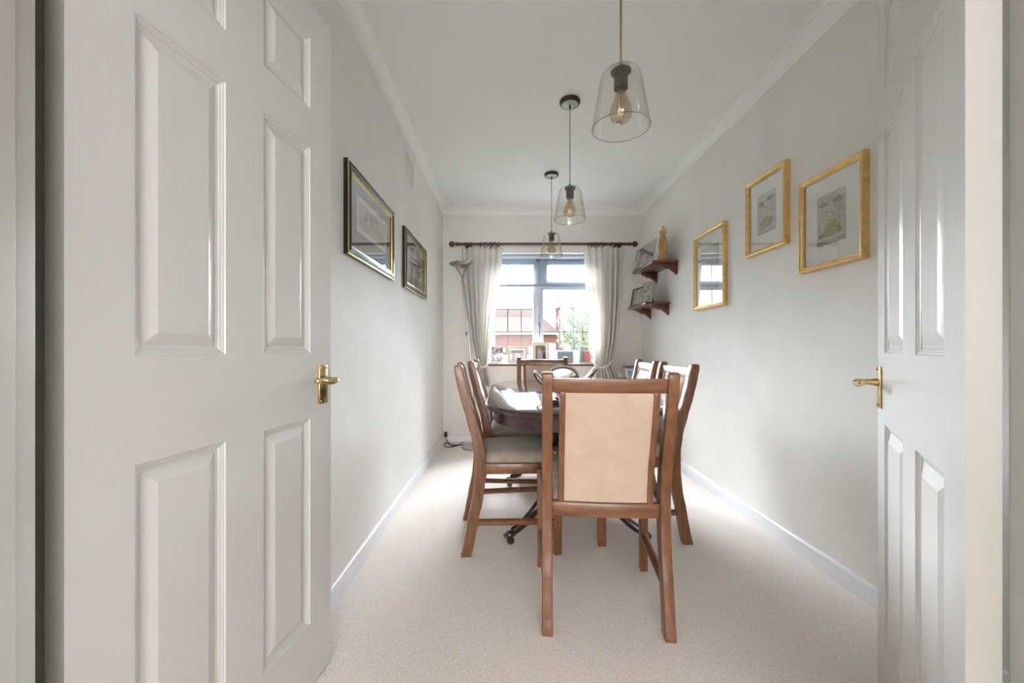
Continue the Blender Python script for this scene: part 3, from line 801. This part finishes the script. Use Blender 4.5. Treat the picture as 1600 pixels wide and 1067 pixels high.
# ------------------------------------------------------------------ shelves
def make_shelf(label, y0, y1, zt, by):
    r = thing('wall_shelf', label, 'shelf', (XR, (y0 + y1) / 2, zt), group='reddish brown wall shelves'); L = (y1 - y0) / 2
    b = B(); box(b, (-.218, -L, -.020), (0, L, 0), .005, seg=3); obj('shelf_board', b, SHELFW, r)
    for yb in by:
        y = yb - (y0 + y1) / 2; pts = [(-.013, -.020), (-.150, -.020), (-.150, -.030), (-.138, -.040)]
        for k in range(7):
            a = k / 6; pts.append((-.125 + .100 * a, -.044 - .012 * math.sin(a * PI * 1.0) * (1 if a < .5 else -.2) - .052 * a ** 1.4))
        pts += [(-.013, -.104)]
        b = B(); prism(b, pts, y - .009, y + .009, 'xz', bev=.002)
        box(b, (-.014, y - .013, -.112), (0, y + .013, -.020), .002); obj('bracket', b, SHELFW, r)
    return r
make_shelf('upper reddish brown wall shelf with scalloped brackets, holding the wooden figurine', 3.37, 3.905, 1.712, (3.405, 3.86))
make_shelf('lower reddish brown wall shelf with scalloped brackets, holding two photo frames', 3.54, 4.065, 1.388, (3.58, 4.035))

def photo_mat(name, c0, c1, sc=22, band=(.4, .6)):
    return mat(name, c0, .6, var=c1, scale=sc, band=band, detail=2)
def persons(cols):
    """simple figures on a photograph: list of (x, height, coat colour index)"""
    def fn(bm, w, h, y):
        flatrect(bm, -w / 2, w / 2, -h / 2, h / 2, y, .0004, 0)
        for x, hh, wd, ci in cols:
            x *= w; hh *= h; wd *= w; z0 = -h * .46
            poly(bm, [(x - wd * .6, z0), (x + wd * .6, z0), (x + wd * .5, z0 + hh * .7), (x + wd * .25, z0 + hh * .80), (x - wd * .25, z0 + hh * .80), (x - wd * .5, z0 + hh * .7)], y - .0004, ci)
            poly(bm, [(x + math.cos(a) * wd * .22, z0 + hh * .92 + math.sin(a) * hh * .09) for a in [2 * PI * k / 10 for k in range(10)]], y - .0007, 5)
            poly(bm, [(x + math.cos(a) * wd * .25, z0 + hh * .97 + math.sin(a) * hh * .06) for a in [PI * k / 8 for k in range(9)]], y - .0009, 6)
    return fn
SKIN = mat('photo_skin', (205, 165, 145), .6); HAIR = mat('photo_hair', (86, 66, 58), .6)
def stand_frame(label, loc, rz, w, h, fw, fm, art, amats, lean=.16, mount=MATW, art_m=.0, strut=True, mirror=False):
    prof = [(0, 0), (0, .010), (.002, .012), (fw - .002, .012), (fw, .008)]
    r = picture('photo_frame', label, 'photo frame', loc, rz, w, h, prof, fm, None, mount, w - 2 * fw - 2 * art_m, h - 2 * fw - 2 * art_m, art, amats, rx=-lean)
    # origin at the bottom edge: raise every part by half the height
    for c in r.children: c.location.z += h / 2
    if strut:
        b = B(); prism(b, [(.001, h * .7), (.004, h * .7), (.004 + math.tan(lean + .33) * h * .68, .022 + .01), (.001 + math.tan(lean + .33) * h * .68, .022)], -.018, .018, 'yz'); obj('easel_back', b, BLACK, r)
    return r
SZ, SY = .826, 4.335
sS = F / SY
def sx(p): return (p - VX) / sS
PG = None
stand_frame('clear frame with a black and white photo at the left end of the window sill', (sx(776.5), SY, SZ + .001), 0, .128, .180, .004, GLASSC, lambda bm, w, h, y: flatrect(bm, -w / 2, w / 2, -h / 2 + .02, h / 2, y, .0004, 0), [photo_mat('bw_photo', (60, 56, 66), (222, 216, 220), 30)], lean=.14)
stand_frame('cream landscape photo frame with two groups of people, second from left on the sill', (sx(808.5), SY - .025, SZ + .001), 0, .212, .178, .032, PAPER, persons([(-.28, .8, .2, 1), (-.13, .72, .16, 2), (.14, .75, .18, 2), (.30, .85, .2, 1)]), [mat('photo_mist', (186, 190, 200), .6), mat('photo_rose', (176, 132, 128), .6), mat('photo_pale', (206, 204, 216), .6), MATW, MATW, SKIN, HAIR], lean=.14)
stand_frame('tall cream portrait photo frame of a couple, middle of the window sill', (sx(845), SY, SZ + .001), .04, .178, .222, .032, PAPER, persons([(-.12, .9, .3, 1), (.08, .7, .22, 2), (.3, .62, .24, 3)]), [mat('photo_brown', (150, 134, 116), .6, var=(120, 112, 92), scale=20), mat('photo_white_shirt', (214, 202, 196), .6), mat('photo_blue_dress', (176, 196, 220), .6), mat('photo_dark_coat', (96, 76, 72), .6), MATW, SKIN, HAIR], lean=.13)
stand_frame('small landscape photo of two people against blue sea, fourth from left on the sill', (sx(883.5), SY, SZ + .001), 0, .170, .130, .003, GLASSC, persons([(-.12, .72, .26, 1), (.16, .72, .26, 1)]), [mat('photo_sea', (136, 172, 196), .6, var=(170, 190, 206), scale=12), mat('photo_pink_top', (206, 172, 172), .6), MATW, MATW, MATW, SKIN, HAIR], lean=.14)
stand_frame('portrait photo of a person in red at the right end of the sill', (sx(915.5), SY, SZ + .001), -.08, .142, .188, .006, PAPER, persons([(.05, .82, .5, 1), (-.25, .86, .26, 2)]), [mat('photo_teal', (160, 200, 204), .6, var=(200, 214, 206), scale=14), mat('photo_red', (214, 122, 126), .6), mat('photo_grey', (150, 150, 156), .6), MATW, MATW, SKIN, HAIR], lean=.14)
# upper shelf
stand_frame('large clear frame with grey photo leaning back on the upper wall shelf', (XR - .205, 3.65, 1.713), -PI / 2 + .04, .46, .195, .004, GLASSC, lambda bm, w, h, y: flatrect(bm, -w / 2, w / 2, -h / 2 + .004, h / 2, y, .0004, 0), [photo_mat('grey_photo', (128, 132, 132), (196, 198, 192), 5, (.3, .7))], lean=.20, mount=mat('photo_back', (170, 172, 168), .6))
fg = thing('wooden_figurine', 'tall carved light wood figurine of two entwined animals on the upper shelf', 'figurine', (1.298, 3.425, 1.712), .4)
b = B(); lathe(b, [(0, 0), (.026, 0), (.036, .012), (.040, .032), (.036, .052), (.024, .064), (0, .068)], seg=24); obj('rounded_base', b, LAMPWOOD, fg)
b = B()
for s in (0, 1):
    P, R = [], []
    for k in range(26):
        u = k / 25; a = s * PI + u * PI * 1.15 + .5; rad = .021 * (1 - .35 * u)
        P.append((rad * math.cos(a) * 1.0, rad * math.sin(a) * .8, .045 + .205 * u)); R.append(.016 * (1 - u) ** .8 + .0085)
    tube(b, P, R, 12)
obj('entwined_body', b, LAMPWOOD, fg, angle=70)
for s in (0, 1):
    a = s * PI + PI * 1.15 + .5; c = Vector((.011 * math.cos(a) * 1.3, .011 * math.sin(a), .262)); d = Vector((math.cos(a + .9), math.sin(a + .9) * .6, 0)).normalized()
    b = B(); tube(b, [c + Vector((0, 0, -.018)), c, c + d * .014 + Vector((0, 0, -.008)), c + d * .022 + Vector((0, 0, -.030))], [.011, .017, .014, .008], 12)
    n_ = d.cross(Vector((0, 0, 1)))
    for q in (-1, 1):
        tube(b, [c + n_ * q * .008 + Vector((0, 0, .006)), c + n_ * q * .011 - d * .003 + Vector((0, 0, .022)), c + n_ * q * .012 - d * .004 + Vector((0, 0, .030))], [.003, .0025, .004], 8)
        tube(b, [c + n_ * q * .010, c + n_ * q * .022 + Vector((0, 0, .005))], [.004, .0015], 8)
    obj('head', b, LAMPWOOD, fg, angle=70)
# lower shelf
stand_frame('dark framed grey landscape photo behind the small portrait frame on the lower shelf', (1.228, 3.845, 1.389), -PI / 2 + .10, .34, .172, .012, mat('dark_wood_frame', (70, 60, 54), .4), lambda bm, w, h, y: flatrect(bm, -w / 2, w / 2, -h / 2, h / 2, y, .0004, 0), [photo_mat('grey_photo_b', (150, 152, 148), (196, 196, 188), 6, (.3, .7))], lean=.16)
stand_frame('small silver portrait frame with bluish photo at the near end of the lower shelf', (1.218, 3.585, 1.389), -PI / 2 + .70, .105, .185, .014, mat('pewter_frame', (170, 164, 156), .4, .3), lambda bm, w, h, y: flatrect(bm, -w / 2, w / 2, -h / 2, h / 2, y, .0004, 0), [photo_mat('photo_greyblue', (120, 134, 150), (206, 208, 200), 28)], lean=.22)

# ------------------------------------------------------------------ corner side table and what stands on it (far right)
st = thing('side_table', 'small wooden side table in the far right corner below the shelves', 'side table', (1.215, 3.985, 0))
b = B(); box(b, (-.17, -.15, .63), (.17, .15, .655), .005); obj('tabletop', b, SHELFW, st)
b = B(); box(b, (-.15, -.13, .57), (.15, .13, .63), .003); obj('apron', b, SHELFW, st)
for x in (-.14, .14):
    for y in (-.12, .12):
        b = B(); box(b, (x - .015, y - .015, 0), (x + .015, y + .015, .63), .003); obj('leg', b, SHELFW, st)
sq = F / 4.02
tis = thing('tissue_box', 'patterned tissue box with a white tissue sticking up, left end of the side table', 'tissue box', (1.105, 3.98, .655))
b = B(); box(b, (-.05, -.05, 0), (.05, .06, .050), .003); obj('carton', b, mat('tissue_carton', (176, 176, 172), .6, var=(110, 112, 116), scale=40), tis)
b = B(); prism(b, [(-.030, .048), (.02, .048), (.005, .075), (-.018, .090), (-.028, .105)], -.004, .006, 'xz', bev=.002); obj('tissue', b, mat('tissue_paper', (240, 236, 226), .8), tis)
stand_frame('white framed glossy photo reflecting the window, standing on the corner side table', (1.225, 3.885, .656), .12, .19, .135, .010, MATW, lambda bm, w, h, y: flatrect(bm, -w / 2, w / 2, -h / 2, h / 2, y, .0004, 0), [photo_mat('blue_photo', (150, 178, 220), (206, 216, 232), 9)], lean=.3)
cb = thing('storage_box', 'grey lidded box at the back of the corner side table behind the white photo frame', 'box', (1.275, 4.05, .655))
b = B(); box(b, (-.11, -.07, 0), (.10, .07, .145), .006); obj('box_body', b, mat('box_grey', (196, 194, 186), .7), cb)
b = B(); box(b, (-.115, -.075, .138), (.105, .075, .158), .004); obj('box_lid', b, mat('box_lid_dark', (120, 112, 104), .5), cb)

# ------------------------------------------------------------------ floor lamp
LCH = mat('dull_chrome', (168, 166, 162), .18, 1)
LY = 4.07; sL = F / LY
lp = lambda p, q: Vector(((p - VX) / sL, LY, H - (q - VY) / sL))
base = lp(746, 543.5 + .99 * sL)
fl_ = thing('floor_lamp', 'slim chrome uplighter floor lamp leaning in the back left corner', 'floor lamp', (base.x, LY, 0))
b = B(); lathe(b, [(0, 0), (.145, 0), (.150, .004), (.148, .018), (.135, .026), (.03, .034), (.012, .045), (0, .045)], seg=48); obj('lamp_base', b, STEEL, fl_)
off = Vector((base.x, LY, 0))
P = [Vector((0, 0, .03)), lp(739.5, 600) - off, lp(736, 565) - off, lp(730.3, 505) - off, lp(722.5, 437) - off]
b = B(); tube(b, smoothpath(P, 8), .008, 10); ball(b, lp(729, 522) - off, .013, (1, 1, 1.8)); obj('pole', b, LCH, fl_)
c = lp(720, 413) - off
b = B()
tube(b, smoothpath([P[-1], lp(721, 431) - off, lp(717, 424) - off, lp(713, 420) - off]), .006, 8)
tube(b, smoothpath([P[-1], lp(723.5, 431) - off, lp(726, 424) - off, lp(728, 419) - off]), .006, 8)
obj('bowl_arms', b, LCH, fl_)
b = B(); lathe(b, [(0, -.040), (.03, -.037), (.07, -.022), (.10, -.004), (.118, .014), (.115, .016), (.09, .004), (.05, -.018), (0, -.028)], seg=48, M=Matrix.Translation(c) @ Matrix.Rotation(-.10, 4, 'Y')); obj('bowl_shade', b, LCH, fl_)

# socket, plug and cables
so = thing('wall_socket', 'white wall socket low in the back left corner above the skirting', 'socket', ((697.5 - VX) / (F / YB), YB, .105))
b = B(); box(b, (-.044, -.012, -.044), (.044, 0, .044), .006, seg=3); obj('face_plate', b, PLATE, so)
pg = thing('power_plug', 'black plug with looped black cable running to the floor lamp base', 'plug', (so.location.x, YB - .012, .090))
b = B(); box(b, (-.014, -.040, -.026), (.014, 0, .026), .005, seg=3); obj('plug_body', b, BLACK, pg)
o_ = pg.location
def fp(p, q):                                        # a point of the floor seen at that pixel
    Y_ = (H - .006) * F / (q - VY); return Vector(((p - VX) * Y_ / F, Y_, .006)) - o_
b = B()
tube(b, smoothpath([(0, -.02, -.026), (.004, -.03, -.05), (.03, -.06, -.078), fp(706, 694.5), fp(716, 695), fp(722, 691.5), fp(730, 689), fp(740, 690)], 8), .004, 8)
tube(b, smoothpath([fp(725, 694.5), fp(716, 696), fp(707, 698), fp(699, 698.8), fp(694.5, 696), fp(695, 692.5), fp(700, 693), fp(705, 696.5), fp(713, 696), fp(720, 693.5)], 8), .004, 8)
obj('power_cable', b, BLACK, pg)

# ------------------------------------------------------------------ outside, seen through the window
EY = 45.0; sE = F / EY
ex = lambda p: (p - VX) / sE
ez = lambda q: H - (q - VY) / sE
b = B(); box(b, (-60, 5.2, -.6), (60, 90, -.30)); o = obj('ground', b, mat('street_ground', (90, 94, 80), .9, spec=0, var=(72, 82, 60), scale=.6)); o['kind'] = 'structure'
BRICK = mat('red_brick', (112, 78, 70), .85, spec=0, var=(98, 64, 56), scale=3, stretch=(1, 1, 5))
ROOF = mat('clay_roof_tiles', (88, 76, 72), .85, spec=0, var=(72, 60, 56), scale=4, stretch=(1, 3, 3))
hs = thing('brick_house', 'red brick house with tiled hipped roof and chimney beyond the window', 'house', (0, EY, -.3))
zE, zRg = ez(521) + .3, ez(482) + .3
b = B(); box(b, (ex(700), 0, 0), (ex(903), 8, zE)); obj('brick_wall', b, BRICK, hs)
b = B()
x0, x1 = ex(690), ex(876)
t = bmesh.new(); A = [t.verts.new(p) for p in ((x0, -.4, zE), (x1, -.4, zE), (x1, 8.4, zE), (x0, 8.4, zE))]; R2 = [t.verts.new((x0 + 3, 4.2, zRg + .35)), t.verts.new((ex(836), 4.2, zRg + .35))]
for f in ((A[0], A[1], R2[1], R2[0]), (A[1], A[2], R2[1]), (A[2], A[3], R2[0], R2[1]), (A[3], A[0], R2[0]), (A[3], A[2], A[1], A[0])): t.faces.new(f)
bmesh.ops.recalc_face_normals(t, faces=t.faces); merge(b, t); obj('roof', b, ROOF, hs)
b = B(); box(b, (x0, -.45, zE - .12), (ex(904), -.30, zE + .10)); obj('fascia_board', b, PVC, hs)
b = B(); xc = ex(873.5); box(b, (xc - .22, 1, zE - .2), (xc + .22, 1.5, ez(481) + .3)); box(b, (xc - .28, .94, ez(483) + .3), (xc + .28, 1.56, ez(481) + .32))
for q in (-.1, .1): lathe(b, [(.07, 0), (.055, .28), (0, .28)], c=(xc + q, 1.25, ez(481) + .32), seg=12)
obj('chimney', b, BRICK, hs)
for p0, p1, q0, q1 in ((826, 834, 541, 561), (858, 868, 536, 562), (882, 892, 537, 548), (784, 790, 544, 560)):
    b = B(); xa, xb, za, zb_ = ex(p0), ex(p1), ez(q1) + .3, ez(q0) + .3
    rect_ring(b, xa, xb, max(za, .05), zb_, .06, -.08, .02, .005)
    for k in (1, 2): box(b, (xa + (xb - xa) * k / 3 - .02, -.07, za), (xa + (xb - xa) * k / 3 + .02, .0, zb_))
    for k in (1, 2, 3): box(b, (xa, -.065, za + (zb_ - za) * k / 4 - .02), (xb, .0, za + (zb_ - za) * k / 4 + .02))
    w_ = obj('house_window', b, PVC, hs)
    b = B(); box(b, (xa, -.03, za), (xb, -.01, zb_)); obj('pane', b, mat('far_pane', (150, 165, 180), .1), w_)
LEAFM = mat('tree_leaves', (104, 122, 56), .7, spec=0, var=(80, 104, 42), scale=1.2)
_translucent(LEAFM, .25)
def tree(label, name, cx, cy, cz, rx_, rz_, n, sz, seed, trunk=True, mt=LEAFM):
    r = thing(name, label, 'tree' if trunk else 'bush', (cx, cy, -.3)); rnd = random.Random(seed)
    t = bmesh.new()
    for _ in range(n):
        while True:
            v_ = Vector((rnd.uniform(-1, 1), rnd.uniform(-1, 1), rnd.uniform(-1, 1)))
            if v_.length < 1: break
        v_ = v_.normalized() * (v_.length ** .45) * (1 + .12 * math.sin(v_.x * 9 + v_.z * 7))
        c_ = Vector((v_.x * rx_, v_.y * rx_, cz + .3 + v_.z * rz_)); a_ = Matrix.Rotation(rnd.uniform(0, 6.3), 3, 'Z') @ Matrix.Rotation(rnd.uniform(-1.2, 1.2), 3, 'X')
        s_2 = sz * rnd.uniform(.6, 1.3)
        t.faces.new([t.verts.new(c_ + a_ @ Vector(p) * s_2) for p in ((-.5, 0, 0), (0, -.3, .06), (.5, 0, 0), (0, .3, .06))])
    b = B(); merge(b, t); obj('crown', b, mt, r)
    b = B(); hh = max(.3, cz + .3); tube(b, [(0, 0, 0), (.05, 0, hh * .6), (0, 0, hh * 1.1)], [.22 * rx_ / 2, .15 * rx_ / 2, .07 * rx_ / 2], 10); obj('trunk', b, mat('bark', (96, 80, 66), .9), r)
tree('leafy green tree beyond the right side of the window', 'garden_tree', (910 - VX) * 34 / F, 34, H + (VY - 515) * 34 / F, 2.05, 2.0, 5200, .26, 3)
tree('second green tree standing behind the leafy one at the window\'s right edge', 'garden_tree', (938 - VX) * 38 / F, 38, H + (VY - 505) * 38 / F, 2.2, 2.4, 2600, .30, 8)
YEL = mat('yellow_green_bush', (90, 84, 38), .7, spec=0, var=(60, 70, 32), scale=2)
tree('low yellow green bush in front of the brick house, seen at the window\'s left', 'garden_bush', (786 - VX) * 30 / F, 30, .25, 1.25, .6, 1500, .16, 5, False, YEL)

# ------------------------------------------------------------------ light
w = bpy.data.worlds.new('World'); SC.world = w; w.use_nodes = True
bg = w.node_tree.nodes['Background']; bg.inputs[0].default_value = (.80, .90, 1.0, 1); bg.inputs[1].default_value = 5.0
def area(name, loc, rot, sx_, sy_, power, col):
    d = bpy.data.lights.new(name, 'AREA'); d.shape = 'RECTANGLE'; d.size = sx_; d.size_y = sy_; d.energy = power; d.color = col
    o = bpy.data.objects.new(name, d); COL.objects.link(o); o.location = loc; o.rotation_euler = rot
    return o
area('hall_end_fill', (0.05, HB + .05, 1.2), (PI / 2, 0, 0), 3.4, 2.2, 138, (.93, .97, 1))  # unseen fill panel added at the hall's far end to brighten the room
area('hall_overhead_fill', (0.1, -1.3, ZC - .04), (0, 0, 0), 1.2, .8, 7, (.98, .98, 1))  # added overhead fill, lifts the near carpet and the doors
su = bpy.data.lights.new('sky_boost_sun', 'SUN'); su.energy = 40; su.angle = math.radians(60); su.color = (.88, .94, 1)  # very wide soft lamp added to boost the sky light entering the window
o = bpy.data.objects.new('sky_boost_sun', su); COL.objects.link(o); o.rotation_euler = (math.radians(-58), 0, math.radians(1)); o.location = (0, 12, 12)

# ------------------------------------------------------------------ camera and view
cd = bpy.data.cameras.new('camera'); cam = bpy.data.objects.new('camera', cd); COL.objects.link(cam)
cd.sensor_width = 36; cd.sensor_fit = 'HORIZONTAL'; cd.lens = F * 36 / 1600; cd.clip_start = .01; cd.clip_end = 500
cd.shift_x = (800 - VX) / 1600; cd.shift_y = (VY - 533.5) / 1600
cam.location = (0, 0, H); cam.rotation_euler = (PI / 2, 0, 0)
SC.camera = cam
SC.view_settings.view_transform = 'Standard'; SC.view_settings.look = 'None'; SC.view_settings.exposure = 1.15; SC.view_settings.gamma = 1
SC.view_settings.use_curve_mapping = False
SC.cycles.max_bounces = 12; SC.cycles.diffuse_bounces = 7; SC.cycles.transparent_max_bounces = 24; SC.cycles.caustics_reflective = True
